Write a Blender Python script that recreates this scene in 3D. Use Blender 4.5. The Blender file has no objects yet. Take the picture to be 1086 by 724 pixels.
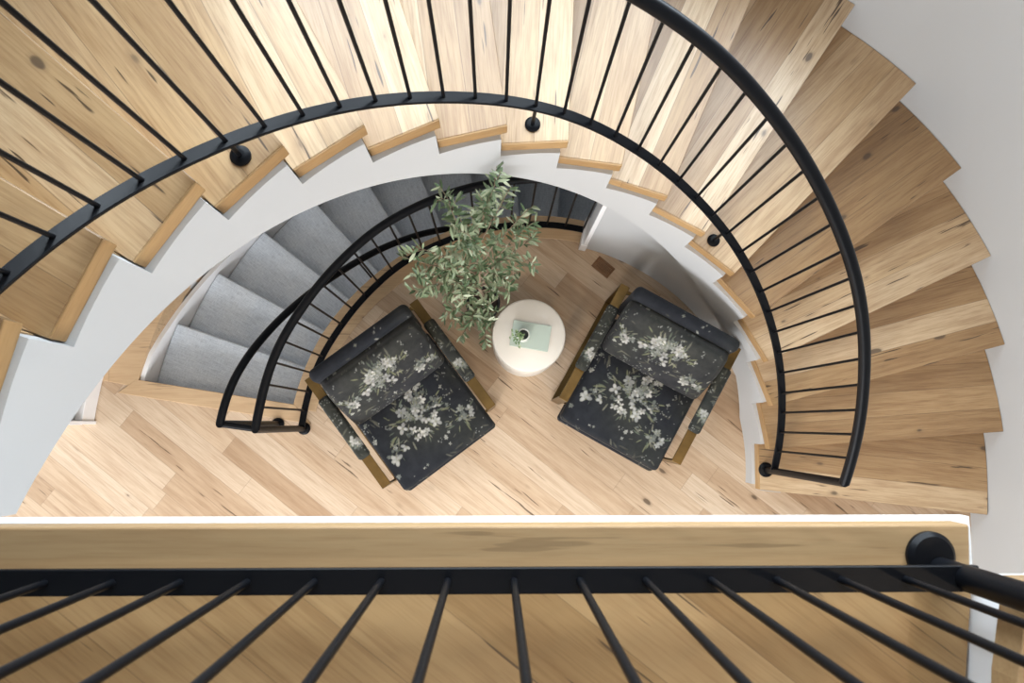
import bpy, bmesh, math, random
import numpy as np
from mathutils import Vector, Matrix
from mathutils.geometry import tessellate_polygon
random.seed(7)
PI=math.pi; R2D=180/PI; D2R=PI/180
C=bpy.context.scene.collection
S=bpy.context.scene
# ---- measured layout (metres) ----
CX,CY=0.2202,-0.2299
H=0.175; T0=-0.2916; DT=0.1816; SL=H/DT
RI,RO=1.305,2.635
CAMZ=4.5402
ZL=18*H
# ---------------------------------------------------------------- materials
class N:
    def __init__(s,name):
        s.m=bpy.data.materials.new(name); s.m.use_nodes=True
        s.t=s.m.node_tree; s.t.nodes.clear()
        s.out=s.t.nodes.new('ShaderNodeOutputMaterial'); s.b=s.t.nodes.new('ShaderNodeBsdfPrincipled')
        s.t.links.new(s.b.outputs[0],s.out.inputs[0])
    def n(s,k,**kw):
        x=s.t.nodes.new('ShaderNode'+k)
        for a,v in kw.items(): setattr(x,a,v)
        return x
    def l(s,a,b):
        s.t.links.new(a,b)
    def put(s,v,inp):
        if isinstance(v,(int,float,tuple,list)): inp.default_value=v
        else: s.l(v,inp)
    def math(s,op,a,b=None,c=None,clamp=False):
        x=s.n('Math',operation=op,use_clamp=clamp); s.put(a,x.inputs[0])
        if b is not None: s.put(b,x.inputs[1])
        if c is not None: s.put(c,x.inputs[2])
        return x.outputs[0]
    def comb(s,x,y,z):
        c=s.n('CombineXYZ'); s.put(x,c.inputs[0]); s.put(y,c.inputs[1]); s.put(z,c.inputs[2]); return c.outputs[0]
    def noise(s,v,scale,detail=3,rough=.5,out=0):
        x=s.n('TexNoise'); s.put(v,x.inputs['Vector']); x.inputs['Scale'].default_value=scale
        x.inputs['Detail'].default_value=detail; x.inputs['Roughness'].default_value=rough; return x.outputs[out]
    def ramp(s,f,pts,interp='LINEAR'):
        x=s.n('ValToRGB'); s.put(f,x.inputs[0]); e=x.color_ramp.elements; x.color_ramp.interpolation=interp
        while len(e)>1: e.remove(e[-1])
        e[0].position=pts[0][0]; e[0].color=(*pts[0][1],1)
        for p,c in pts[1:]:
            q=e.new(p); q.color=(*c,1)
        return x.outputs[0]
    def mix(s,f,a,b,mode='MIX'):
        x=s.n('Mix',data_type='RGBA',blend_type=mode); s.put(f,x.inputs[0])
        s.put(a if not isinstance(a,tuple) or len(a)==4 else (*a,1),x.inputs[6]); s.put(b if not isinstance(b,tuple) or len(b)==4 else (*b,1),x.inputs[7]); return x.outputs[2]
    def wn(s,v,dim='3D'):
        x=s.n('TexWhiteNoise',noise_dimensions=dim); s.put(v,x.inputs['Vector']); return x
    def fin(s,col=None,rough=None,metal=None,bump=None,bs=.2,bd=.01,spec=None):
        b=s.b
        if col is not None: s.put(col if not isinstance(col,tuple) or len(col)==4 else (*col,1),b.inputs['Base Color'])
        if rough is not None: s.put(rough,b.inputs['Roughness'])
        if metal is not None: b.inputs['Metallic'].default_value=metal
        if spec is not None: b.inputs['Specular IOR Level'].default_value=spec
        if bump is not None:
            x=s.n('Bump'); x.inputs['Strength'].default_value=bs; x.inputs['Distance'].default_value=bd
            s.l(bump,x.inputs['Height']); s.l(x.outputs[0],b.inputs['Normal'])
        return s.m

def wood(name,rot=0.0,width=.127,length=1.1,tones=None,seam=.0014,rough=.42,perobj=False,grain=1.0,knots=1.0,seamdark=.45,off=(0,0),spec=.5):
    """planks run along local x (after rot about z)"""
    s=N(name)
    tc=s.n('TexCoord'); mp=s.n('Mapping'); mp.inputs['Rotation'].default_value=(0,0,-rot); mp.inputs['Location'].default_value=(off[0],off[1],0)
    s.l(tc.outputs['Object'],mp.inputs[0])
    sp=s.n('SeparateXYZ'); s.l(mp.outputs[0],sp.inputs[0]); x,y,z=sp.outputs
    if perobj:
        oi=s.n('ObjectInfo'); rnd=s.math('MULTIPLY',oi.outputs['Random'],37.0)
    else: rnd=0.0
    yi=s.math('FLOOR',s.math('DIVIDE',y,width))
    w1=s.wn(s.comb(yi,rnd,3.3)).outputs['Value']
    xs=s.math('ADD',s.math('DIVIDE',x,length),s.math('MULTIPLY',w1,8.3))
    xi=s.math('FLOOR',xs)
    W=s.wn(s.comb(yi,xi,rnd)); tone=W.outputs['Value']; wc=W.outputs['Color']
    sc=s.n('SeparateColor'); s.l(wc,sc.inputs[0]); r2,r3=sc.outputs[1],sc.outputs[2]
    # grain coordinates, moved about per plank
    gx=s.math('ADD',s.math('MULTIPLY',x,1.0),s.math('MULTIPLY',r2,13.0))
    gy=s.math('ADD',y,s.math('MULTIPLY',r3,7.0))
    zz=s.math('ADD',z,s.math('MULTIPLY',tone,5.0))
    g1=s.noise(s.comb(s.math('MULTIPLY',gx,1.3),s.math('MULTIPLY',gy,14),s.math('MULTIPLY',zz,14)),2.2,5,.6)
    g2=s.noise(s.comb(s.math('MULTIPLY',gx,4),s.math('MULTIPLY',gy,90),s.math('MULTIPLY',zz,90)),1.6,3,.6)
    g3=s.noise(s.comb(s.math('MULTIPLY',gx,.8),s.math('MULTIPLY',gy,3),zz),2.0,2,.5)
    t=tones or [(0,(.30,.17,.075)),(.35,(.46,.28,.14)),(.7,(.55,.36,.19)),(1,(.62,.44,.27))]
    base=s.ramp(s.math('ADD',s.math('MULTIPLY',tone,.8),s.math('MULTIPLY',g3,.25)),t)
    base=s.mix(s.math('MULTIPLY',s.ramp(g1,[(.42,(0,0,0)),(.68,(1,1,1))]),.38*grain),base,(.55,.42,.30),'MULTIPLY')
    base=s.mix(s.math('MULTIPLY',s.ramp(g2,[(.45,(0,0,0)),(.75,(1,1,1))]),.45*grain),base,(.55,.45,.35),'MULTIPLY')
    # knots
    vv=s.comb(s.math('MULTIPLY',gx,4.2),s.math('MULTIPLY',gy,9.0),zz)
    nz=s.noise(s.comb(s.math('MULTIPLY',gx,9),s.math('MULTIPLY',gy,18),zz),1.0,2,.5)
    vo=s.n('TexVoronoi',feature='F1'); s.l(vv,vo.inputs['Vector']); vo.inputs['Scale'].default_value=1.0
    vsep=s.n('SeparateColor'); s.l(vo.outputs['Color'],vsep.inputs[0])
    d=s.math('ADD',vo.outputs['Distance'],s.math('MULTIPLY',s.math('SUBTRACT',nz,.5),.16))
    siz=s.math('MULTIPLY',s.math('SUBTRACT',vsep.outputs[0],1-.42*knots,None,True),.20)
    kn=s.ramp(s.math('SUBTRACT',d,siz),[(0,(1,1,1)),(.02,(.7,.7,.7)),(.045,(.22,.22,.22)),(.12,(0,0,0))])
    on=s.math('GREATER_THAN',vsep.outputs[0],1-.42*knots)
    base=s.mix(s.math('MULTIPLY',s.math('MULTIPLY',kn,on),.85),base,(.075,.045,.025))
    # long checks and worm marks
    ck=s.noise(s.comb(s.math('MULTIPLY',gx,3.2),s.math('MULTIPLY',gy,48),s.math('MULTIPLY',zz,9)),1.0,2,.6)
    ckm=s.math('MULTIPLY',s.ramp(ck,[(.665,(0,0,0)),(.70,(1,1,1))]),s.math('GREATER_THAN',r3,.45))
    base=s.mix(s.math('MULTIPLY',ckm,min(1.0,.9*knots)),base,(.08,.045,.02))
    # seams
    fy=s.math('FRACT',s.math('DIVIDE',y,width)); fx=s.math('FRACT',xs)
    ey=s.math('MINIMUM',fy,s.math('SUBTRACT',1.0,fy)); ex=s.math('MINIMUM',fx,s.math('SUBTRACT',1.0,fx))
    sm=s.math('MAXIMUM',s.math('LESS_THAN',ey,seam/width),s.math('LESS_THAN',ex,seam/length))
    base=s.mix(s.math('MULTIPLY',sm,seamdark),base,(.10,.055,.025))
    hgt=s.math('SUBTRACT',s.math('MULTIPLY',g2,.25),s.math('MULTIPLY',sm,1.0))
    return s.fin(base,s.math('ADD',rough,s.math('MULTIPLY',g1,.12)),bump=hgt,bs=.25,bd=.0012,spec=spec)

TREAD_T=[(0,(.25,.145,.062)),(.3,(.36,.225,.105)),(.6,(.46,.305,.155)),(.8,(.54,.385,.225)),(1,(.60,.455,.295))]
FLOOR_T=[(0,(.33,.205,.115)),(.2,(.45,.315,.20)),(.55,(.55,.41,.28)),(1,(.62,.50,.375))]
M={}
M['floor']=wood('oak_floor_planks',rot=-38*D2R,width=.125,length=.95,tones=FLOOR_T,rough=.36,seamdark=.35)
M['landing']=wood('oak_landing_planks',rot=-38*D2R,width=.14,length=1.9,tones=[(0,(.17,.09,.028)),(.4,(.31,.185,.075)),(1,(.44,.285,.135))],rough=.4,off=(0,.03),seamdark=.3)
M['tread']=wood('oak_tread_boards',rot=0,width=.132,length=60.0,tones=TREAD_T,rough=.30,perobj=True,seamdark=.5,grain=1.35,knots=1.3,spec=.75)
M['edge']=wood('oak_nosing_board',rot=0,width=.5,length=53.0,tones=[(0,(.33,.215,.105)),(1,(.40,.265,.135))],rough=.42,perobj=True,knots=.35,grain=.7)
M['endgrain']=wood('oak_end_nosing',rot=PI/2,width=.5,length=4.0,tones=[(0,(.34,.20,.08)),(1,(.46,.29,.13))],rough=.42,perobj=True,knots=.2,grain=.7)
M['border']=wood('oak_border_board',rot=0,width=.6,length=2.3,tones=[(0,(.50,.34,.19)),(1,(.58,.41,.25))],rough=.4,knots=.5,grain=.6)
def paint(name,col,rough=.6):
    s=N(name); tc=s.n('TexCoord'); n=s.noise(tc.outputs['Object'],90,3,.6); n2=s.noise(tc.outputs['Object'],1.7,2,.5)
    c=s.mix(s.math('MULTIPLY',n2,.06),col,tuple(v*.9 for v in col))
    return s.fin(c,rough,bump=n,bs=.06,bd=.002)
M['wall']=paint('white_wall_paint',(.48,.488,.492))
M['ceil']=paint('white_ceiling_paint',(.55,.55,.545),.8)
M['trim']=paint('white_satin_trim',(.84,.84,.85),.35)
def iron(name='black_iron'):
    s=N(name); tc=s.n('TexCoord'); n=s.noise(tc.outputs['Object'],160,3,.6)
    return s.fin((.004,.0045,.006),s.math('ADD',.30,s.math('MULTIPLY',n,.15)),metal=0.0,bump=n,bs=.08,bd=.001,spec=.12)
M['iron']=iron()
def carpet():
    s=N('grey_woven_carpet'); tc=s.n('TexCoord')
    sp=s.n('SeparateXYZ'); s.l(tc.outputs['Object'],sp.inputs[0]); x,y,z=sp.outputs
    a=s.noise(s.comb(s.math('MULTIPLY',x,14),s.math('MULTIPLY',y,150),s.math('MULTIPLY',z,150)),1.0,3,.7)
    b=s.noise(s.comb(s.math('MULTIPLY',x,170),s.math('MULTIPLY',y,30),s.math('MULTIPLY',z,30)),1.0,2,.7)
    g=s.math('ADD',s.math('MULTIPLY',a,.6),s.math('MULTIPLY',b,.4))
    c=s.ramp(g,[(.34,(.46,.51,.57)),(.5,(.62,.68,.75)),(.66,(.76,.82,.88))])
    s.b.inputs['Sheen Weight'].default_value=.25
    return s.fin(c,.95,bump=g,bs=.6,bd=.004,spec=.15)
M['carpet']=carpet()
def brass():
    s=N('antique_bronze'); tc=s.n('TexCoord'); n=s.noise(tc.outputs['Object'],6,4,.6)
    c=s.ramp(n,[(.3,(.10,.062,.022)),(.7,(.19,.12,.042))])
    return s.fin(c,s.math('ADD',.26,s.math('MULTIPLY',n,.2)),metal=.85)
M['bronze']=brass()
def fabric():
    s=N('dark_floral_fabric'); at=s.n('VertexColor',layer_name='Print'); tc=s.n('TexCoord')
    n=s.noise(tc.outputs['Object'],420,2,.6); n2=s.noise(tc.outputs['Object'],14,4,.6)
    c=s.mix(1.0,at.outputs[0],s.ramp(n2,[(.3,(.65,.65,.68)),(.7,(1.35,1.3,1.25))]),'MULTIPLY')
    s.b.inputs['Sheen Weight'].default_value=.04
    return s.fin(c,.78,bump=n,bs=.25,bd=.0015,spec=.15)
M['fabric']=fabric()
def plain(name,col,rough=.5,metal=0,spec=.5,var=.12,scale=20):
    s=N(name); tc=s.n('TexCoord'); n=s.noise(tc.outputs['Object'],scale,3,.6)
    c=s.mix(n,tuple(v*(1-var) for v in col),tuple(min(1,v*(1+var)) for v in col))
    return s.fin(c,rough,metal=metal,spec=spec)
M['table']=plain('cream_lacquer',(.66,.62,.555),.38,var=.02)
M['book']=plain('sage_cloth_cover',(.40,.47,.41),.6,var=.05)
M['page']=plain('cream_paper',(.78,.75,.68),.8,var=.04)
M['vase']=plain('off_white_ceramic',(.66,.67,.62),.3,var=.05)
M['dark']=plain('dark_vase_inside',(.01,.012,.01),.3)
M['pot']=plain('black_planter',(.02,.022,.022),.45)
M['soil']=plain('potting_soil',(.04,.028,.02),.95,var=.5,scale=90)
M['bark']=plain('grey_brown_bark',(.20,.15,.10),.85,var=.35,scale=60)
M['vent']=wood('walnut_vent',rot=0,width=.6,length=.8,tones=[(0,(.16,.075,.03)),(1,(.22,.11,.045))],rough=.45,knots=0)
def leafmat(name,a,b,c):
    s=N(name); g=s.n('NewGeometry'); col=s.ramp(g.outputs['Random Per Island'],[(0,a),(.55,b),(1,c)])
    under=s.mix(.6,col,(.42,.50,.40)); col=s.mix(g.outputs['Backfacing'],col,under)
    s.b.inputs['Subsurface Weight'].default_value=0
    return s.fin(col,.45,spec=.4)
M['leaf']=leafmat('olive_leaves',(.06,.11,.05),(.17,.23,.13),(.42,.47,.33))
M['sprig']=leafmat('sprig_leaves',(.08,.16,.05),(.16,.24,.10),(.45,.5,.36))
# ---------------------------------------------------------------- geometry helpers
def obj(name,verts,faces,mat,parent=None,smooth=False,loc=None,rotz=0,bevel=0,seg=2,angle=40):
    me=bpy.data.meshes.new(name); me.from_pydata([tuple(v) for v in verts],[],faces)
    me.validate()
    bm=bmesh.new(); bm.from_mesh(me); bmesh.ops.recalc_face_normals(bm,faces=bm.faces)
    if bevel:
        bm.edges.ensure_lookup_table()
        es=[e for e in bm.edges if len(e.link_faces)==2 and e.calc_face_angle(0)>angle*D2R]
        if es: bmesh.ops.bevel(bm,geom=es,offset=bevel,segments=seg,profile=.5,affect='EDGES',clamp_overlap=True)
    for f in bm.faces: f.smooth=smooth
    bm.to_mesh(me); bm.free()
    if smooth:
        try: me.set_sharp_from_angle(angle=angle*D2R)
        except Exception: pass
    if mat is not None: me.materials.append(mat)
    o=bpy.data.objects.new(name,me); C.objects.link(o)
    if loc is not None: o.location=loc
    o.rotation_euler[2]=rotz
    if parent is not None: o.parent=parent
    return o
class MB:
    def __init__(s): s.v=[]; s.f=[]
    def add(s,v,f):
        n=len(s.v); s.v+= [tuple(a) for a in v]; s.f+=[tuple(i+n for i in q) for q in f]; return s
    def box(s,x0,x1,y0,y1,z0,z1):
        v=[(x,y,z) for z in (z0,z1) for y in (y0,y1) for x in (x0,x1)]
        return s.add(v,[(0,2,3,1),(4,5,7,6),(0,1,5,4),(2,6,7,3),(0,4,6,2),(1,3,7,5)])
    def prism(s,poly,z0,z1):
        n=len(poly); v=[(p[0],p[1],z0) for p in poly]+[(p[0],p[1],z1) for p in poly]
        f=[tuple(range(n))[::-1],tuple(range(n,2*n))]+[(i,(i+1)%n,(i+1)%n+n,i+n) for i in range(n)]
        return s.add(v,f)
    def tube(s,pts,r,n=12,flat=None,caps=True):
        """round (or flat=(w,h) rectangular, horizontal width) tube along pts"""
        pts=[Vector(p) for p in pts]; m=len(pts); v=[];f=[]
        for i,p in enumerate(pts):
            t=(pts[min(i+1,m-1)]-pts[max(i-1,0)]).normalized()
            if i>0 and i<m-1:
                pass
            up=Vector((0,0,1)) if abs(t.z)<.95 else Vector((1,0,0))
            a=t.cross(up).normalized(); b=a.cross(t).normalized()
            if flat:
                w,h=flat
                for (qa,qb) in ((-w/2,-h/2),(w/2,-h/2),(w/2,h/2),(-w/2,h/2)): v.append(p+a*qa+b*qb)
            else:
                rr=r[i] if isinstance(r,(list,tuple)) else r
                for k in range(n):
                    th=2*PI*k/n; v.append(p+a*rr*math.cos(th)+b*rr*math.sin(th))
        q=4 if flat else n
        for i in range(m-1):
            for k in range(q): f.append((i*q+k,i*q+(k+1)%q,(i+1)*q+(k+1)%q,(i+1)*q+k))
        if caps: f.append(tuple(range(q))[::-1]); f.append(tuple(range((m-1)*q,m*q)))
        return s.add(v,f)
    def lathe(s,prof,c=(0,0),n=48):
        v=[];f=[]; m=len(prof)
        for (r,z) in prof:
            for k in range(n):
                th=2*PI*k/n; v.append((c[0]+r*math.cos(th),c[1]+r*math.sin(th),z))
        for i in range(m-1):
            for k in range(n): f.append((i*n+k,i*n+(k+1)%n,(i+1)*n+(k+1)%n,(i+1)*n+k))
        f.append(tuple(range(n))[::-1]); f.append(tuple(range((m-1)*n,m*n)))
        return s.add(v,f)
    def arc(s,ri,ro,th,zb,zt):
        """solid swept over the angles th; ri, ro, zb, zt numbers or functions of the angle"""
        F=lambda q,t: q(t) if callable(q) else q
        v=[];f=[]; m=len(th)
        for t in th:
            a,b,c,d=F(ri,t),F(ro,t),F(zb,t),F(zt,t); ct,st=math.cos(t),math.sin(t)
            v+=[(CX+a*ct,CY+a*st,c),(CX+b*ct,CY+b*st,c),(CX+b*ct,CY+b*st,d),(CX+a*ct,CY+a*st,d)]
        for i in range(m-1):
            for k in range(4): f.append((i*4+k,i*4+(k+1)%4,(i+1)*4+(k+1)%4,(i+1)*4+k))
        f.append((0,1,2,3)); f.append((m*4-1,m*4-2,m*4-3,m*4-4))
        return s.add(v,f)
    def build(s,name,mat,parent=None,**kw): return obj(name,s.v,s.f,mat,parent,**kw)
def lin(a,b,n): return [a+(b-a)*i/(n-1) for i in range(n)]
def pol(r,t,z=None):
    p=(CX+r*math.cos(t),CY+r*math.sin(t)); return p if z is None else (*p,z)
def nose(t): return SL*(t-T0)
def tab(T):
    def f(x):
        if x<=T[0][0]: return T[0][1]
        for (a,b),(c,d) in zip(T,T[1:]):
            if x<=c: return b+(d-b)*(x-a)/(c-a)
        return T[-1][1]
    return f
def smooth(f,w):
    return lambda x: sum(f(x+w*k/3) for k in range(-3,4))/7
def thing(name,label,cat,loc=(0,0,0),rotz=0,group=None):
    o=bpy.data.objects.new(name,None); C.objects.link(o); o.location=loc; o.rotation_euler=(0,0,rotz); o.empty_display_size=.1
    return tag(o,label,cat,group)
def tag(o,label,cat,group=None):
    o['label']=label; o['category']=cat
    if group: o['group']=group
    return o
def struct(o): o['kind']='structure'; return o
def cam_axes():
    f=801.2234; nx,ny=524.4061,449.5513
    d=np.array([nx-543,-(ny-362),-f]); d/=np.linalg.norm(d); zz=-d   # world up in camera axes
    x=np.array([1.,0,0])-zz*zz[0]; x/=np.linalg.norm(x); y=np.cross(zz,x)
    return np.stack([x,y,zz],1)      # cam = A @ world
A_=cam_axes()
def at_px(u,v,z):
    c=np.array([u-543,362-v,-801.2234]); w=A_.T@c; t=(z-CAMZ)/w[2]; return (float(w[0]*t),float(w[1]*t))
# ---------------------------------------------------------------- room shell
TW=174.5*D2R; TE=-3.2*D2R
# ground floor with the stair opening
OPI=smooth(tab([(40*D2R,1.505),(80*D2R,1.505),(100*D2R,1.495),(131*D2R,1.470),(150*D2R,1.468),(168*D2R,1.451),(175*D2R,1.45)]),.03)
def nl(k,R):      # point of radius R on nosing line k of the carpeted flight (k=0: floor edge)
    th=(168.45-9.64*k)*D2R; ph=th+2.6*D2R
    ox,oy=2.38*math.cos(th),2.38*math.sin(th); dx,dy=math.cos(ph),math.sin(ph)
    b=ox*dx+oy*dy; c=ox*ox+oy*oy-R*R; t=-b+math.sqrt(max(0,b*b-c))
    return (CX+ox+dx*t,CY+oy+dy*t)
def ang(p): return math.atan2(p[1]-CY,p[0]-CX)
pin=nl(0,1.451); pout=nl(0,2.40)
TEND=42*D2R
hole=[pol(OPI(t),t) for t in lin(ang(pin),TEND,50)]+[pol(2.40,t) for t in lin(TEND,ang(pout),50)]
outer=[(-4.6,-3.4),(3.2,-3.4),(3.2,3.0),(-4.6,3.0)]
def slab(name,outer,holes,z0,z1,mat,side=None):
    loops=[[Vector((p[0],p[1],0)) for p in outer]]+[[Vector((p[0],p[1],0)) for p in h] for h in holes]
    tris=tessellate_polygon(loops); flat=[p for l in loops for p in l]; n=len(flat)
    v=[(p.x,p.y,z1) for p in flat]+[(p.x,p.y,z0) for p in flat]
    f=[tuple(t) for t in tris]+[tuple(i+n for i in t)[::-1] for t in tris]
    k=0
    for l in loops:
        m=len(l)
        for i in range(m): f.append((k+i,k+(i+1)%m,k+(i+1)%m+n,k+i+n))
        k+=m
    return obj(name,v,f,mat)
struct(slab('floor',outer,[hole],-.28,0,M['floor']))
# curved oak border round the stair opening (inner side), straight nosing at the top of the carpeted flight, outer ledge
struct(MB().arc(lambda t:OPI(t)-.135,lambda t:OPI(t)+.006,lin(ang(pin),70*D2R,60),-.03,.004).build('trim_1',M['border'],bevel=.003))
d=Vector((pout[0]-pin[0],pout[1]-pin[1])).normalized(); nn=Vector((d.y,-d.x)); nn=nn if nn.y<0 else -nn
a=Vector(pin)-d*.13; b=Vector(pout)+d*.10
c1=Vector(pin)-nn*.012; 
tn=MB().prism([tuple(Vector(pin)-d*.0-nn*.014),tuple(Vector(pout)-nn*.014),tuple(Vector(pout)+d*.09+nn*.08),tuple(Vector(pin)-d*.12+nn*.085)],-.03,.006)
tn.build('trim_2',M['border'],bevel=.003)['kind']='structure'
struct(MB().arc(2.386,2.60,lin(ang(pout)+.012,50*D2R,60),-.17,.005).build('trim_3',M['border'],bevel=.003))
# outer curved wall, with the tall window openings on the far side
WIN=[(50*D2R,65*D2R),(69*D2R,84*D2R),(88*D2R,103*D2R),(107*D2R,122*D2R)]; WZ0,WZ1=2.45,5.2; SILL=[1.95,2.15,2.4,2.75]
wo=MB(); edges=[TE]+[e for w in WIN for e in w]+[TW]
for i in range(len(edges)-1):
    th=lin(edges[i],edges[i+1],max(6,int((edges[i+1]-edges[i])/(2.2*D2R))))
    if i%2==1: wo.arc(RO,RO+.2,th,-3.4,SILL[i//2]); wo.arc(RO,RO+.2,th,WZ1,5.9)
    else: wo.arc(RO,RO+.2,th,-3.4,5.9)
struct(wo.build('wall_outer',M['wall'],smooth=True,angle=30))
pr=pol(RO,TE)
struct(MB().prism([pr,(pr[0]+.2,pr[1]),(pr[0]+.17,-3.4),(pr[0]-.07,-3.4)],0,5.9).build('wall_right',M['wall']))
struct(MB().box(-4.6,3.2,-3.6,-3.4,0,5.9).build('wall_south',M['wall']))
struct(MB().box(-4.8,-4.6,-3.4,3.0,2.5,5.9).box(-4.8,-4.6,-3.4,3.0,0,.3).box(-4.8,-4.6,-3.4,-2.2,.3,2.5).box(-4.8,-4.6,1.8,3.0,.3,2.5).build('wall_left',M['wall']))
struct(MB().box(-4.6,pol(RO+.1,TW)[0],2.9,3.0,0,3.0).build('wall_back',M['wall']))
struct(MB().box(-4.8,3.3,-3.6,3.1,5.9,6.05).build('ceiling',M['ceil']))
# baseboard on the outer wall seen at the left, and casing on its end
struct(MB().arc(RO-.045,RO,lin(TW,150*D2R,16),0.005,.14).build('baseboard_outer',M['trim'],bevel=.004))
cs=MB(); e1=pol(RO-.045,TW); e2=pol(RO+.2,TW); dv=Vector((e2[0]-e1[0],e2[1]-e1[1])).normalized(); nv=Vector((dv.y,-dv.x)); nv=nv if nv.y<0 else -nv
def cbox(mb,s0,s1,t0,t1,z0,z1):
    o=Vector(e1); P=[o+dv*s0+nv*t0,o+dv*s1+nv*t0,o+dv*s1+nv*t1,o+dv*s0+nv*t1]; mb.prism([tuple(p) for p in P],z0,z1)
cbox(cs,-.01,.27,0,.018,0,.15); cbox(cs,-.01,.05,0,.022,.15,2.6); cbox(cs,.19,.25,0,.022,.15,2.6)
struct(cs.build('trim_4',M['trim'],bevel=.002))
struct(MB().arc(2.36,2.386,lin(ang(pout)+.012,TEND,50),lambda t:-H*(168.45-t*R2D)/9.64-.5,lambda t:min(-.012,-H*(168.45-t*R2D)/9.64+.06)).build('baseboard_carpet_stair',M['trim'],smooth=True,angle=30))
# lower walls of the basement shaft
struct(MB().arc(2.40,2.5,lin(ang(pout)+.05,20*D2R,60),-3.4,-.03).build('wall_basement_outer',M['wall'],smooth=True,angle=30))
struct(MB().arc(lambda t:OPI(t)-.12,OPI,lin(ang(pin),20*D2R,60),-3.4,-.03).build('wall_basement_inner',M['wall'],smooth=True,angle=30))
# inner stringer of the main flight: stepped top, sloping bottom edge
TL=T0+18*DT
st=MB()
for k in range(1,18):
    a0=T0+k*DT; th=lin(a0+.02,a0+DT+.02,7)
    zt=k*H-.062
    st.arc(1.283,1.34,th,lambda t:max(0.0,nose(t)-.48),zt)
st.arc(1.283,1.34,lin(TL+.02,TL+.14,7),lambda t:nose(t)-.48,ZL-.056)
struct(st.build('wall_stringer',M['wall'],smooth=True,angle=30))
struct(MB().arc(1.335,RO,lin(T0+2.9*DT,TL,70),lambda t:nose(t)-.48,lambda t:nose(t)-.30).build('ceiling_stair_soffit',M['ceil'],smooth=True,angle=30))
struct(MB().arc(1.345,1.46,lin(-6.6*D2R,75.6*D2R,40),0,lambda t:max(.1,nose(t)-.25)).build('wall_inner',M['wall'],smooth=True,angle=30))
te=75.6*D2R
struct(MB().arc(1.33,1.475,lin(te,te+.018,2),0,nose(te)-.46).arc(1.325,1.50,lin(te-.002,te+.03,2),0,.13).build('trim_5',M['trim'],bevel=.003))
# upper landing
LX=.868; YL=-.182
pl=pol(RI,TL); plo=pol(RO,TL)
edge_r=[(LX,YL),(LX-.005,-.306),(LX-.02,-.42),(LX-.04,-.56),(LX-.07,-.75),(LX-.07,-3.4)]
lp=[(pl[0],pl[1]),(pl[0]+.0,YL)]+edge_r+[(-2.6,-3.4),(-2.6,.1),plo]
def shr(P,d0): return P
NB=-.292
struct(slab('floor',[(pl[0],pl[1]-.02),(pl[0],NB),(LX-.005,NB)]+edge_r[1:]+[(-2.6,-3.4),(-2.6,.1),plo],[],ZL-.03,ZL,M['landing']))
o=MB().prism([(pl[0],YL),(LX,YL),(LX-.004,NB),(pl[0],NB)],ZL-.055,ZL+.0015).build('trim_6',M['edge'],bevel=.004); struct(o)
struct(slab('ceiling_under_landing',[(pl[0]-.06,pl[1]-.03),(pl[0]-.06,YL-.012),(.905,YL-.012),(.905,-.42),(.9,-3.4),(-2.6,-3.4),(-2.6,.08),plo],[],ZL-.16,ZL-.056,M['ceil']))
struct(MB().box(pl[0]-.03,.955,YL-.03,YL-.002,ZL-.166,ZL-.135).build('trim_7',M['trim'],bevel=.003))
struct(MB().box(-2.75,-2.6,-3.4,.1,ZL,5.9).build('wall_landing_left',M['wall']))
# ---------------------------------------------------------------- main oak staircase
stair=thing('curved_staircase','curved oak staircase sweeping up around the well from bottom right to left','staircase',(CX,CY,0))
OV=.95*D2R
for k in range(1,18):
    back=DT+OV if k<17 else DT
    # local frame: x along the nosing, y towards the back
    fi=(RI,0); fo=(RO-.002,0)
    arcp=[((RO-.002)*math.cos(a),(RO-.002)*math.sin(a)) for a in lin(0,back,7)]
    bi=(RI*math.cos(back),RI*math.sin(back))
    e=Vector((bi[0]-fi[0],bi[1]-fi[1])).normalized(); nrm=Vector((e.y,-e.x)); nrm=nrm if nrm.x>0 else -nrm
    w=.007; f2=Vector(fi)+nrm*w; b2=Vector(bi)+nrm*w
    # keep the strip ends on the front and back edges
    f2=Vector((f2.x,0.0)); bd=Vector((math.cos(back),math.sin(back))); b2=bd*(b2.length)
    t=MB().prism([tuple(f2)]+arcp+[tuple(b2)],-.062,0).build('tread',M['tread'],stair,loc=(0,0,k*H),rotz=T0+k*DT,bevel=.002,seg=1)
    ep=MB().prism([fi,tuple(f2),tuple(b2),bi],-.062,.0005).build('end_nosing',M['endgrain'],t,bevel=.002,seg=1)
    rz0=0 if k>1 else 0
    MB().box(RI+.04,RO-.01,.024,.042,(-H if k>1 else -H)+.001,-.062).build('riser',M['edge'],stair,loc=(0,0,k*H),rotz=T0+k*DT)
# landing riser
MB().box(RI+.04,RO-.01,.024,.042,-H,-.056).build('riser',M['edge'],stair,loc=(0,0,ZL),rotz=TL)
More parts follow.
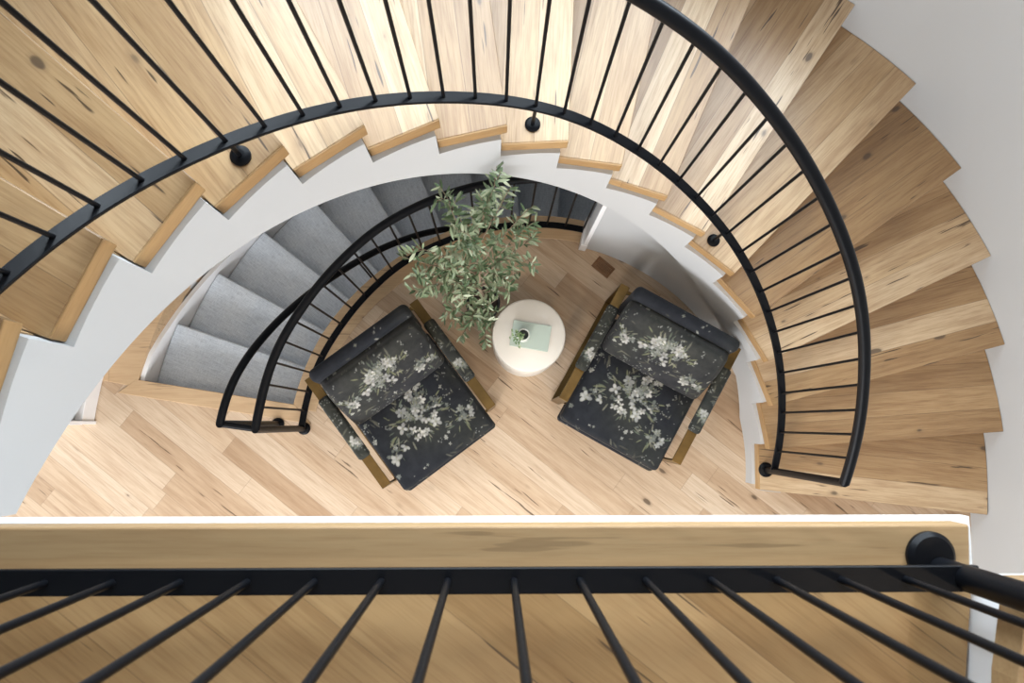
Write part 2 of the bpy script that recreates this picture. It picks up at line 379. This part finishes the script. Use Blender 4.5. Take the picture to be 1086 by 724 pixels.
# ---------------------------------------------------------------- main stair railing
RR=1.34
bo=smooth(tab([(-.02,.045),(.2,.044),(.35,.055),(.5,.072),(.7,.092),(.9,.110),(1.1,.118),(1.3,.142),(1.5,.160),(1.62,.152),(1.8,.116),(1.95,.098),(2.15,.085),(2.35,.072),(2.6,.075),(2.8,.06),(3.0,.06)]),.09)
to=smooth(tab([(-.02,.898),(.07,.905),(.16,.918),(.3,.93),(.41,.952),(.53,.97),(.65,.98),(.8,.980),(.95,.992),(1.1,1.0),(1.25,1.018),(1.4,1.014),(1.6,1.01),(2,.98),(3,.93)]),.09)
rail=thing('stair_railing','black iron railing with slim balusters following the curved oak staircase','railing',pol(RR,-.023,H))
RB=Vector(rail.location)
def rp(r,t,z): p=pol(r,t,z); return (p[0]-RB.x,p[1]-RB.y,p[2]-RB.z)
TA,TB=-.023,3.02
MB().tube([rp(RR,t,nose(t)+bo(t)) for t in lin(TA,TB,150)],0,flat=(.040,.012)).build('bottom_rail',M['iron'],rail,bevel=.002,seg=1,angle=60)
MB().tube([rp(RR,t,nose(t)+to(t)) for t in lin(TA,TB,150)],.0235,n=18).build('top_rail',M['iron'],rail,smooth=True,angle=50)
nt=nose(TA)+to(TA)
MB().tube([rp(RR,TA,H+.004),rp(RR,TA,nt+.004)],.019,n=20).build('newel_post',M['iron'],rail,smooth=True,angle=50)
MB().lathe([(.0,0),(.042,0),(.042,.008),(.030,.016),(.02,.018)],(0,0)).build('flange',M['iron'],rail,smooth=True,angle=35)
i=0
while True:
    t=.061+.0784*i; i+=1
    if t>TB-.02: break
    MB().tube([rp(RR,t,nose(t)+bo(t)+.004),rp(RR,t,nose(t)+to(t)-.015)],.006,n=10).build('baluster',M['iron'],rail,smooth=True,angle=50)
for (R_,td,k) in ((1.362,133.7,14),(1.374,93.2,10),(1.366,53.3,6)):
    t=td*D2R; b=MB().lathe([(.0,0),(.030,0),(.030,.007),(.022,.012),(.012,.013)],rp(R_,t,0)[:2],n=28)
    b.v=[(x,y,z+k*H-RB.z) for x,y,z in b.v]
    f=b.build('flange',M['iron'],rail,smooth=True,angle=35)
    MB().tube([rp(R_,t,k*H+.01),rp(R_,t,k*H+.03),rp(RR+.008,t,nose(t)+bo(t)-.004)],.007,n=10).build('support_stub',M['iron'],rail,smooth=True,angle=50)
# ---------------------------------------------------------------- landing railing
lr=thing('landing_railing','near black railing along the straight edge of the upper landing','railing',(.80,-.2595,ZL))
zb=.092
MB().box(-1.87,.020,-.0215,.0215,zb-.006,zb+.006).build('bottom_rail',M['iron'],lr,bevel=.0015,seg=1)
for j in range(-9,7):
    x=.033+.11*j-.80
    MB().tube([(x,0,zb+.005),(x,0,.93)],.0062,n=12).build('baluster',M['iron'],lr,smooth=True,angle=50)
MB().tube([(-1.87,0,.945),(.0,0,.945)],.0235,n=18).build('top_rail',M['iron'],lr,smooth=True,angle=50)
MB().tube([(0,0,.003),(0,0,.955)],.0225,n=24).build('newel_post',M['iron'],lr,smooth=True,angle=50)
MB().lathe([(0,.0015),(.044,.0015),(.044,.010),(.036,.018),(.022,.020)],(-.010,.022)).build('flange',M['iron'],lr,smooth=True,angle=35)
# first steps of the next flight, right of the landing
up=thing('upper_oak_steps','oak step beside the landing post at the right edge of the picture','stair step',(LX,-.25,ZL))
MB().prism([(-.018,0),(.40,.0),(.40,-1.2),(-.085,-1.2),(-.075,-.45),(-.048,-.15)],.11,.175).build('tread',M['edge'],up,bevel=.003)
MB().prism([(.012,-.03),(.38,-.03),(.38,-1.2),(-.05,-1.2),(-.04,-.45),(-.012,-.14)],-.05,.11).build('riser',M['trim'],up)
MB().prism([(.36,0),(.80,0),(.80,-1.2),(.36,-1.2)],.285,.35).build('tread',M['edge'],up,bevel=.003)
MB().prism([(.385,-.03),(.78,-.03),(.78,-1.2),(.385,-1.2)],-.05,.285).build('riser',M['trim'],up)
# ---------------------------------------------------------------- carpeted flight
cst=thing('carpeted_staircase','grey carpeted steps curving down to the basement behind the guard rail','staircase',(CX,CY,0))
for k in range(1,13):
    def P(kk,R): p=nl(kk,R); return (p[0]-CX,p[1]-CY)
    rin=lambda kk:OPI((168.45-9.64*kk)*D2R)+.002
    b_in,b_out=P(k-1,rin(k-1)),P(k-1,2.358); f_out,f_in=P(k,2.358),P(k,rin(k))
    tb,tf=math.atan2(b_out[1],b_out[0]),math.atan2(f_out[1],f_out[0]); ti,tj=math.atan2(b_in[1],b_in[0]),math.atan2(f_in[1],f_in[0])
    poly=[(2.358*math.cos(t),2.358*math.sin(t)) for t in lin(tb+.03,tf,7)]+[((OPI(t)+.002)*math.cos(t),(OPI(t)+.002)*math.sin(t)) for t in lin(tj,ti+.03,6)]
    poly=[p for p in poly]
    c0=math.cos((168.45-9.64*k)*D2R); rot=(168.45-9.64*k)*D2R
    loc=[(p[0]*math.cos(rot)+p[1]*math.sin(rot),-p[0]*math.sin(rot)+p[1]*math.cos(rot)) for p in poly]
    MB().prism(loc,-.42,0).build('carpeted_step',M['carpet'],cst,loc=(0,0,-H*k),rotz=rot,bevel=.012,seg=3,smooth=True,angle=50)
# ---------------------------------------------------------------- guard rail of the basement opening
RG=smooth(tab([(76*D2R,1.436),(90*D2R,1.432),(114*D2R,1.422),(124*D2R,1.417),(133*D2R,1.402),(145*D2R,1.389),(155*D2R,1.387),(167*D2R,1.367),(172*D2R,1.362)]),.05)
TG=171.4*D2R
gd=thing('guard_railing','curved black guard railing on the ground floor around the basement stair opening','railing',pol(RG(TG),TG,0))
GB=Vector(gd.location)
def gp(r,t,z): p=pol(r,t,z); return (p[0]-GB.x,p[1]-GB.y,p[2]-GB.z)
th=lin(TG,76.6*D2R,90)
MB().tube([gp(RG(t),t,.072) for t in th],0,flat=(.038,.012)).build('bottom_rail',M['iron'],gd,bevel=.002,seg=1,angle=60)
MB().tube([gp(RG(t),t,.925) for t in th],.0215,n=18).build('top_rail',M['iron'],gd,smooth=True,angle=50)
MB().tube([gp(RG(TG),TG,.006),gp(RG(TG),TG,.93)],.018,n=20).build('newel_post',M['iron'],gd,smooth=True,angle=50)
MB().lathe([(0,.004),(.037,.004),(.037,.012),(.028,.018),(.018,.02)]).build('flange',M['iron'],gd,smooth=True,angle=35)
t=TG-.0786
while t>77*D2R:
    MB().tube([gp(RG(t),t,.076),gp(RG(t),t,.908)],.0058,n=10).build('baluster',M['iron'],gd,smooth=True,angle=50)
    t-=.11/RG(t)
# descending handrail
R3=1.52; T3=171.3*D2R
hd=thing('descending_handrail','round black handrail dropping with the carpeted steps beside the guard railing','handrail',pol(R3,T3,0))
HB=Vector(hd.location)
def hp(r,t,z): p=pol(r,t,z); return (p[0]-HB.x,p[1]-HB.y,p[2]-HB.z)
def hz(t):
    td=t*R2D
    z=tab([(60,-.93),(110.4,-.03),(115.6,.07),(121,.155),(126.3,.243),(132.5,.335),(138,.44),(144,.565),(150.5,.706),(156.7,.832),(161,.905),(165,.945),(168.4,.96),(172,.96)])(td); return z
hz=smooth(hz,.04)
MB().tube([hp(R3,t,hz(t)) for t in lin(T3,70*D2R,100)],.0195,n=18).build('rail',M['iron'],hd,smooth=True,angle=50)
MB().tube([hp(R3,T3,.006),hp(R3,T3,hz(T3)+.004)],.018,n=20).build('post',M['iron'],hd,smooth=True,angle=50)
MB().lathe([(0,.005),(.037,.005),(.037,.013),(.028,.019),(.018,.021)]).build('flange',M['iron'],hd,smooth=True,angle=35)
MB().tube([hp(R3,T3,hz(T3)-.012),hp(RG(TG)+.005,T3,.915)],.015,n=14).build('cross_bar',M['iron'],hd,smooth=True,angle=50)
for td in (131,104,84):
    t=td*D2R; z=hz(t)
    zb_=min(z-.06,-.10)
    MB().tube([hp(R3,t,z-.015),hp(R3,t,z-.05),hp(R3-.005,t,zb_),hp(OPI(t)-.01,t,zb_-.01)],.006,n=10).build('bracket',M['iron'],hd,smooth=True,angle=50)
# ---------------------------------------------------------------- floral print
def flower_paint(P,seed,bouq,base=(.0125,.0145,.019),extra=60,leafy=40,ext=None):
    """P (n,2) flat positions in metres -> (n,3) colours"""
    rg=random.Random(seed); col=np.tile(np.array(base,float),(len(P),1))
    x0,y0=P.min(0); x1,y1=P.max(0)
    # soft olive clouds of ground colour
    for _ in range(7):
        c=np.array([rg.uniform(x0,x1),rg.uniform(y0,y1)]); r=rg.uniform(.06,.14)
        w=np.exp(-((P-c)**2).sum(1)/(r*r))[:,None]*.5; col=col*(1-w)+np.array((.034,.036,.029))*w
    def ell(c,a,L,W,k,op=1.0):
        d=P-np.array(c); m=np.abs(d).max(1)<max(L,W)*1.3
        if not m.any(): return
        dd=d[m]; u=dd[:,0]*math.cos(a)+dd[:,1]*math.sin(a); v=-dd[:,0]*math.sin(a)+dd[:,1]*math.cos(a)
        q=(u/L)**2+(v/W)**2; w=(np.clip((1.15-q)/.35,0,1)*op)[:,None]
        s=(1-.35*np.clip(q,0,1))[:,None]
        col[m]=col[m]*(1-w)+np.array(k)*s*w
    def flower(c,r,k,op):
        n=rg.choice((4,5,5,6)); a0=rg.uniform(0,6.3)
        for j in range(n):
            if rg.random()<.15: continue
            a=a0+j*6.283/n+rg.uniform(-.2,.2); rr=r*rg.uniform(.8,1.15)
            g=rg.uniform(.6,1.1); kk=tuple(v*g for v in k)
            ell((c[0]+math.cos(a)*rr*.6,c[1]+math.sin(a)*rr*.6),a,rr*.5,rr*.34,kk,op)
        ell(c,0,r*.16,r*.16,(.25,.25,.17),op)
    def leaf(c,a,L,k,op): ell(c,a,L,L*.2,k,op)
    for _ in range(leafy):
        c=(rg.uniform(x0,x1),rg.uniform(y0,y1)); a=rg.uniform(0,3.14); 
        g=rg.uniform(.5,1.2); leaf(c,a,rg.uniform(.01,.03),(.13*g,.13*g,.10*g),.55)
    for (bx,by,br,n) in bouq:
        for _ in range(n*3):
            a=rg.uniform(0,6.3); d=br*math.sqrt(rg.random())*1.35; c=(bx+d*math.cos(a),by+d*math.sin(a)*.75)
            leaf(c,a+rg.uniform(-.5,.5),rg.uniform(.01,.026),rg.choice(((.16,.17,.10),(.10,.12,.09),(.20,.20,.15))),.75)
        for _ in range(n):
            a=rg.uniform(0,6.3); d=br*math.sqrt(rg.random()); c=(bx+d*math.cos(a),by+d*math.sin(a)*.75)
            k=rg.choice(((.33,.34,.32),(.22,.235,.21),(.44,.44,.41),(.13,.145,.13))); flower(c,rg.uniform(.015,.030),k,.95)
    for _ in range(extra):
        c=(rg.uniform(x0,x1),rg.uniform(y0,y1)); 
        for j in range(rg.choice((1,2,4,6))):
            cc=(c[0]+rg.gauss(0,.012),c[1]+rg.gauss(0,.012)); r=rg.uniform(.0022,.0045); ell(cc,0,r,r,(.25,.26,.24),.7)
    for _ in range(int(extra*.35)):
        c=(rg.uniform(x0,x1),rg.uniform(y0,y1)); flower(c,rg.uniform(.007,.014),rg.choice(((.40,.41,.37),(.2,.22,.2))),.7)
    return col
def cushion(name,parent,w,d,h,nx,ny,nz,seed,bouq,pos,tilt=0,round_=.35,bulge=.03,edge=.0,shape=None,base=(.0125,.0145,.019),extra=60,leafy=40):
    """superellipsoid-ish pillow box w x d x h, dense enough to carry the woven print; pos = centre"""
    bm=bmesh.new(); v=[];f=[]
    # build box surface as six grids through a welded dictionary
    idx={}
    def vid(i,j,k):
        key=(i,j,k)
        if key not in idx: idx[key]=len(v); v.append((i/nx*2-1,j/ny*2-1,k/nz*2-1))
        return idx[key]
    for i in range(nx):
        for j in range(ny):
            f.append((vid(i,j,nz),vid(i+1,j,nz),vid(i+1,j+1,nz),vid(i,j+1,nz))); f.append((vid(i,j,0),vid(i,j+1,0),vid(i+1,j+1,0),vid(i+1,j,0)))
    for i in range(nx):
        for k in range(nz):
            f.append((vid(i,0,k),vid(i+1,0,k),vid(i+1,0,k+1),vid(i,0,k+1))); f.append((vid(i,ny,k),vid(i,ny,k+1),vid(i+1,ny,k+1),vid(i+1,ny,k)))
    for j in range(ny):
        for k in range(nz):
            f.append((vid(0,j,k),vid(0,j,k+1),vid(0,j+1,k+1),vid(0,j+1,k))); f.append((vid(nx,j,k),vid(nx,j+1,k),vid(nx,j+1,k+1),vid(nx,j,k+1)))
    V=np.array(v); q=V.copy()
    r=min(round_*h/2,.45*d,.45*w)
    P=V*np.array([w/2,d/2,h/2])
    inner=np.clip(P,-np.array([w/2-r,d/2-r,h/2-r]),np.array([w/2-r,d/2-r,h/2-r]))
    dl=P-inner; ln=np.linalg.norm(dl,axis=1,keepdims=True); P=inner+np.where(ln>1e-9,dl/np.maximum(ln,1e-9)*r,0)
    bl=bulge*(1-V[:,0]**2)**.6*(1-V[:,1]**2)**.6
    P[:,2]+=np.sign(V[:,2])*bl*np.abs(V[:,2])
    if shape: P=shape(P,V)
    flat=np.stack([P[:,0],P[:,1]+ (V[:,2]<.99)*0],1)
    # the print wraps over the sides
    flat=flat+np.stack([np.sign(V[:,0])*(np.abs(V[:,0])>.999)*(h/2-P[:,2]),np.sign(V[:,1])*(np.abs(V[:,1])>.999)*(h/2-P[:,2])],1)
    col=flower_paint(flat,seed,bouq,base,extra,leafy)
    o=obj(name,P.tolist(),f,M['fabric'],parent,smooth=True,angle=80)
    return o,col
def paint_obj(o,col):
    me=o.data; at=me.color_attributes.new('Print','FLOAT_COLOR','POINT')
    a=np.ones((len(me.vertices),4)); a[:,:3]=col; at.data.foreach_set('color',a.astype(np.float32).ravel())
def make_chair(label,seed):
    t=thing('armchair',label,'armchair',group='floral armchairs by the side table')
    # local: x across, y forward (front edge y=0)
    def cu(name,w,d,h,pos,rx=0,res=.004,**kw):
        nx,ny,nz=max(4,int(w/res)),max(4,int(d/res)),max(3,int(h/.012))
        o,c=cushion(name,t,w,d,h,nx,ny,nz,pos=pos,**kw); paint_obj(o,c); o.location=pos; o.rotation_euler=(rx,0,0); return o
    # seat platform (upholstered rail) and seat cushion
    cu('seat_base',.605,.66,.085,(0,-.335,.275),seed=seed+1,bouq=[],round_=.5,bulge=0,extra=70,res=.005)
    cu('seat_cushion',.60,.63,.12,(0,-.330,.372),seed=seed+2,bouq=[(.02,.03,.14,28),(-.03,-.10,.06,7),(-.20,-.19,.06,6),(.20,-.22,.05,6),(-.18,.17,.07,6),(.2,.12,.05,4)],round_=.40,bulge=.018,extra=110,leafy=90,res=.0033)
    cu('backrest',.60,.075,.50,(0,-.735,.545),rx=3*D2R,seed=seed+3,bouq=[],round_=.13,bulge=0,extra=60,res=.006)
    def bow(P,V):
        P=P.copy(); P[:,2]-=.02*(V[:,1]**2)*(V[:,2]>0); P[:,1]-=.014*(1-V[:,0]**2)*(V[:,1]<-.5)*0; P[:,0]*=1-.05*np.clip(-V[:,1],0,1)**3; return P
    cu('back_cushion',.585,.37,.14,(0,-.592,.602),rx=-(50)*D2R,seed=seed+4,bouq=[(.04,-.06,.10,18),(-.05,-.07,.07,8),(-.2,.07,.06,8),(.22,-.02,.05,5)],round_=.45,bulge=.028,base=(.022,.023,.026),extra=95,leafy=90,res=.0033,shape=bow)
    for sx in (-1,1):
        x=sx*.338
        fr=MB()
        # flat bar loop: floor bar, front leg, arm bar, rear leg
        y0,y1,z1,tk,wd=-.80,-.10,.56,.010,.052
        fr.box(x-wd/2,x+wd/2,y0,y1,z1-tk,z1).box(x-wd/2,x+wd/2,y0,y1,0,tk)
        fr.box(x-wd/2,x+wd/2,y0,y0+tk,tk,z1-tk).box(x-wd/2,x+wd/2,y1-tk,y1,tk,z1-tk)
        fr.build('arm_frame',M['bronze'],t,bevel=.0015,seg=1)
        xi=sx*.31
        xa,xb=sorted((x-sx*.02,x-sx*.06))
        for (q0,q1,z0_,z1_) in ((-.115,-.10,.30,.34),(-.60,-.58,.24,.26),(-.80,-.78,.46,.48)):
            MB().box(xa,xb,q0,q1,z0_,z1_).build('frame_bracket',M['bronze'],t)
        cu('arm_pad',.068,.385,.040,(x,-.475,.5695),seed=seed+6+sx,bouq=[(0,.10,.03,4)],round_=.9,bulge=.004,extra=18,leafy=10,res=.004)
    return t
def place_front(o,u1,u2,z=.38):
    a=Vector(at_px(*u1,z)); b=Vector(at_px(*u2,z)); u=(b-a).normalized(); mid=(a+b)/2
    # local x = width axis (looking so that local +y is the way the chair faces)
    o.location=(mid.x,mid.y,0); o.rotation_euler=(0,0,math.atan2(-u.y,-u.x)); return o
chL=make_chair('dark floral armchair with bronze arms on the left, next to the guard railing',10)
place_front(chL,(432.3,524),(527.6,452.5))
chR=make_chair('dark floral armchair with bronze arms on the right, beside the curved white wall',10)
place_front(chR,(590.6,445),(694,502.8))
# ---------------------------------------------------------------- side table, book, vase
tx,ty=.186,.478
tb=thing('side_table','round cream spool-shaped side table between the two armchairs','side table',(tx,ty,0))
MB().lathe([(.0,0),(.190,0),(.196,.006),(.198,.20),(.196,.345),(.188,.358),(.176,.362)],n=72).build('base',M['table'],tb,smooth=True,angle=40)
MB().lathe([(.0,.36),(.176,.36),(.172,.375),(.176,.392)],n=72).build('neck',M['table'],tb,smooth=True,angle=40)
MB().lathe([(.0,.39),(.180,.39),(.195,.396),(.200,.410),(.200,.462),(.196,.474),(.185,.48),(.0,.4802)],n=72).build('tabletop',M['table'],tb,smooth=True,angle=40)
bk=thing('book','sage green book lying flat under the small vase','book',(.194,.473,.4802),-9.6*D2R)
MB().box(-.104,.104,-.070,.070,.017,.020).box(-.104,.104,-.070,.070,0,.003).box(-.104,.104,.066,.070,.0025,.0175).build('cover',M['book'],bk,bevel=.0008,seg=1)
MB().box(-.101,.101,-.067,.0655,.003,.017).build('pages',M['page'],bk)
vs=thing('bud_vase','small pale bud vase with a dark mouth standing on the book','vase',(.152,.470,.5003))
MB().lathe([(.0,0),(.022,0),(.030,.008),(.036,.03),(.036,.055),(.032,.080),(.0325,.086),(.0285,.087),(.027,.080),(.027,.06),(.0,.059)],n=40).build('body',M['vase'],vs,smooth=True,angle=50)
MB().lathe([(0,.060),(.0266,.060),(.0266,.0605),(0,.0605)],n=32).build('dark_disc',M['dark'],vs)  # near-black disc filling the vase mouth
def leaf_at(mb,p,dirv,L,W,curl=.15,nrm=None):
    d=Vector(dirv).normalized(); up=Vector((0,0,1)) if nrm is None else nrm
    s=d.cross(up); 
    if s.length<1e-3: s=Vector((1,0,0))
    s.normalize(); n=s.cross(d).normalized(); p=Vector(p)
    pts=[]; 
    prof=[(0,.12),(.25,.8),(.5,1),(.78,.7),(1,.05)]
    v=[]
    for (a,w) in prof:
        c=p+d*L*a-n*curl*L*a*a; v+= [c-s*W/2*w+n*W*.12*w,c,c+s*W/2*w+n*W*.12*w]
    f=[]
    for i in range(4):
        for j in range(2): f.append((i*3+j,i*3+j+1,(i+1)*3+j+1,(i+1)*3+j))
    mb.add(v,f)
sp=thing('leafy_sprig','small green leafy sprig drooping over the rim of the bud vase','sprig',(.152,.470,.564))
rg=random.Random(5); stm=MB(); lv=MB()
for (ex,ey,ez) in ((-.075,-.015,.05),(-.05,-.05,.045),(-.03,-.065,.03),(-.03,.0,.06),(-.065,.012,.04),(-.015,-.03,.055),(-.055,-.03,.06)):
    P=[Vector((0,0,0)),Vector((ex*.25,ey*.25,.035)),Vector((ex*.6,ey*.6,ez+.008)),Vector((ex,ey,ez))]
    stm.tube(P,[.0015,.0013,.001,.0007],n=6)
    for _ in range(6):
        a=rg.uniform(.45,1.0); i=2 if a>.66 else 1; q=P[i].lerp(P[i+1],(a-.33*i)/.34)
        leaf_at(lv,q,(rg.uniform(-1,1)+ex*8,rg.uniform(-1,1)+ey*8,rg.uniform(-.2,.4)),rg.uniform(.013,.022),rg.uniform(.007,.010))
stm.build('stems',M['sprig'],sp,smooth=True); o=obj('leaves',lv.v,lv.f,M['sprig'],sp,smooth=True)
# ---------------------------------------------------------------- olive tree
px_,py_=at_px(512,321,.25)
tr=thing('potted_olive_tree','potted olive tree with slender grey-green leaves in a black pot by the side table','tree',(px_,py_,0))
MB().lathe([(0,0),(.075,0),(.082,.01),(.098,.24),(.100,.255),(.090,.256),(.086,.235),(.084,.215),(0,.214)],n=48).build('pot',M['pot'],tr,smooth=True,angle=40)
MB().lathe([(0,.212),(.085,.212),(.084,.221),(.05,.226),(0,.228)],n=32).build('soil',M['soil'],tr,smooth=True)
wd=MB(); fo=MB(); rg=random.Random(11)
def loc3(u,v,z): a=at_px(u,v,z); return Vector((a[0]-px_,a[1]-py_,z))
trunk=[Vector((0,0,.22)),Vector((.008,-.004,.45)),Vector((-.010,.006,.70)),Vector((-.004,.012,.95)),loc3(503,262,1.22),loc3(508,238,1.42)]
wd.tube(trunk,[.012,.011,.010,.008,.006,.004],n=10)
tips=[(531,181,1.74),(524,196,1.66),(516,212,1.62),(466,197,1.62),(476,216,1.56),(482,240,1.50),(540,200,1.55),(500,228,1.52),
(560,222,1.34),(556,238,1.30),(565,252,1.22),(566,272,1.08),(552,288,.98),(540,270,1.15),(528,250,1.35),(545,302,.85),
(426,272,1.30),(440,262,1.34),(434,290,1.18),(452,280,1.22),(452,302,1.02),(447,308,.95),(466,270,1.30),(462,292,1.10),(470,310,.92),
(490,262,1.42),(480,278,1.25),(510,280,1.15),(500,300,.95),(522,292,.98),(492,318,.72),(500,335,.55),(486,342,.56),(490,356,.50),(508,345,.50),(514,362,.46),(522,342,.50),(478,328,.66),(484,300,1.0),(530,310,.78),(518,326,.62),(496,246,1.5)]
def base_for(z):
    zt=max(.38,min(1.38,z*.80-.06)); 
    for a,b in zip(trunk,trunk[1:]):
        if a.z<=zt<=b.z: return a.lerp(b,(zt-a.z)/(b.z-a.z))
    return trunk[-1].copy()
for (u,v,z) in tips:
    e=loc3(u,v,z); b=base_for(z); mid=b.lerp(e,.5)+Vector((rg.uniform(-.02,.02),rg.uniform(-.02,.02),.03))
    P=[]
    for i in range(9):
        a=i/8; P.append(b*(1-a)**2+mid*2*a*(1-a)+e*a*a)
    wd.tube(P,[.0042*(1-.75*i/8) for i in range(9)],n=6)
    dr=(e-b).normalized(); L=(e-b).length
    # twigs
    strands=[(P,.30)]
    for _ in range(3):
        i=rg.randint(3,7); s=P[i]; dv_=(dr+Vector((rg.uniform(-.9,.9),rg.uniform(-.9,.9),rg.uniform(-.3,.6)))).normalized(); l=rg.uniform(.05,.10)
        Q=[s+dv_*l*q/4+Vector((0,0,-.012*(q/4)**2)) for q in range(5)]; wd.tube(Q,[.002,.0018,.0015,.0012,.0009],n=5); strands.append((Q,.2))
    for Q,st0 in strands:
        ln=sum((Q[i+1]-Q[i]).length for i in range(len(Q)-1)); n=max(5,int(ln*(1-st0)/.0125))
        for j in range(n):
            a=st0+(1-st0)*(j+.5)/n; x=a*(len(Q)-1); i=min(int(x),len(Q)-2); p=Q[i].lerp(Q[i+1],x-i); td=(Q[i+1]-Q[i]).normalized()
            sd=td.cross(Vector((rg.uniform(-1,1),rg.uniform(-1,1),rg.uniform(-1,1)))).normalized()
            dd=(td*rg.uniform(.3,.9)+sd).normalized(); dd.z=dd.z*.6+rg.uniform(-.1,.25)
            leaf_at(fo,p,dd,rg.uniform(.034,.060),rg.uniform(.0095,.0150),rg.uniform(-.1,.25),Vector((rg.uniform(-.7,.7),rg.uniform(-.7,.7),1)).normalized())
wd.build('trunk',M['bark'],tr,smooth=True,angle=60)
me=bpy.data.meshes.new('foliage'); me.from_pydata(fo.v,[],fo.f); me.materials.append(M['leaf'])
for p in me.polygons: p.use_smooth=True
fo_o=bpy.data.objects.new('foliage',me); C.objects.link(fo_o); fo_o.parent=tr
# ---------------------------------------------------------------- floor vent
vt=thing('floor_vent','small brown wooden vent cover set in the floor behind the right armchair','floor vent',(.664,.955,0),-40*D2R)
MB().box(-.063,.063,-.040,-.028,0,.005).box(-.063,.063,.028,.040,0,.005).box(-.063,-.052,-.028,.028,0,.005).box(.052,.063,-.028,.028,0,.005).build('frame',M['vent'],vt,bevel=.001,seg=1)
sl=MB()
for i in range(8): sl.box(-.052,.052,-.028+i*.0072,-.028+i*.0072+.0050,0,.004)
sl.build('slats',M['vent'],vt)
# ---------------------------------------------------------------- window frames and daylight
def area(name,loc,target,w,h,power,col):
    l=bpy.data.lights.new(name,'AREA'); l.shape='RECTANGLE'; l.size=w; l.size_y=h; l.energy=power; l.color=col
    o=bpy.data.objects.new(name,l); C.objects.link(o); o.location=loc
    o.rotation_euler=(Vector(target)-Vector(loc)).to_track_quat('-Z','Y').to_euler(); return o
LN,LW,LSO,LL,LG=53,105,370,33,30
WP=[1.0,1.0,1.0,1.0]
for i,(a,b) in enumerate(WIN):
    m=(a+b)/2; fr=MB(); z0=SILL[i]
    for t in (a,b): fr.arc(RO+.05,RO+.11,[t-.012,t+.012],z0,WZ1)
    fr.arc(RO+.05,RO+.11,lin(a,b,6),z0,z0+.05).arc(RO+.05,RO+.11,lin(a,b,6),WZ1-.05,WZ1).arc(RO+.06,RO+.10,lin(a,b,6),3.9,3.94)
    struct(fr.build('window_%d'%(i+1),M['trim']))
    dl=area('daylight',pol(RO+.16,m,(z0+WZ1)/2),pol(0,m,(z0+WZ1)/2-.9),.66,WZ1-z0-.05,LN*WP[i],(.80,.91,1.0)); dl.data.spread=2.3
area('daylight_left',(-4.55,-.2,1.4),(0,-.2,1.0),4.0,2.2,LW,(.93,.97,1.0))
area('daylight_south',(-1.2,-3.35,1.5),(-1.2,0,.6),3.4,2.2,LSO,(.97,.98,1.0))
def add_spot(loc,p):  # warm spots added for brightness; no fixtures in the ceilings
    l=bpy.data.lights.new('added_warm_spot','SPOT'); l.energy=p; l.color=(1.0,.80,.58); l.spot_size=2.2; l.spot_blend=.8; l.shadow_soft_size=.06
    o=bpy.data.objects.new('added_warm_spot',l); C.objects.link(o); o.location=loc
for x,y in ((1.9,-.9),(2.0,.6),(-.3,-1.6),(1.2,-2.2)): add_spot((x,y,5.86),LL)
for x,y in ((.55,-.55),(1.3,-.9),(-.4,-.7)): add_spot((x,y,2.94),LG)  # spots added under the landing to brighten the lower floor
w=bpy.data.worlds.new('World'); S.world=w; w.use_nodes=True
bg=w.node_tree.nodes['Background']; bg.inputs[0].default_value=(.85,.92,1,1); bg.inputs[1].default_value=.5
# ---------------------------------------------------------------- camera
cd=bpy.data.cameras.new('camera'); cam=bpy.data.objects.new('camera',cd); C.objects.link(cam)
cd.sensor_fit='HORIZONTAL'; cd.sensor_width=36; cd.lens=801.2234*36/1086; cd.clip_start=.02
Rm=Matrix([list(r) for r in A_.T.tolist()])   # world = A^T cam
cam.matrix_world=Matrix.Translation((0,0,CAMZ))@Rm.to_4x4()
cd.dof.use_dof=True; cd.dof.focus_distance=3.6; cd.dof.aperture_fstop=7.1
S.camera=cam
S.view_settings.view_transform='Standard'; S.view_settings.look='None'; S.view_settings.exposure=0.0; S.view_settings.gamma=1.0
S.view_settings.use_curve_mapping=False
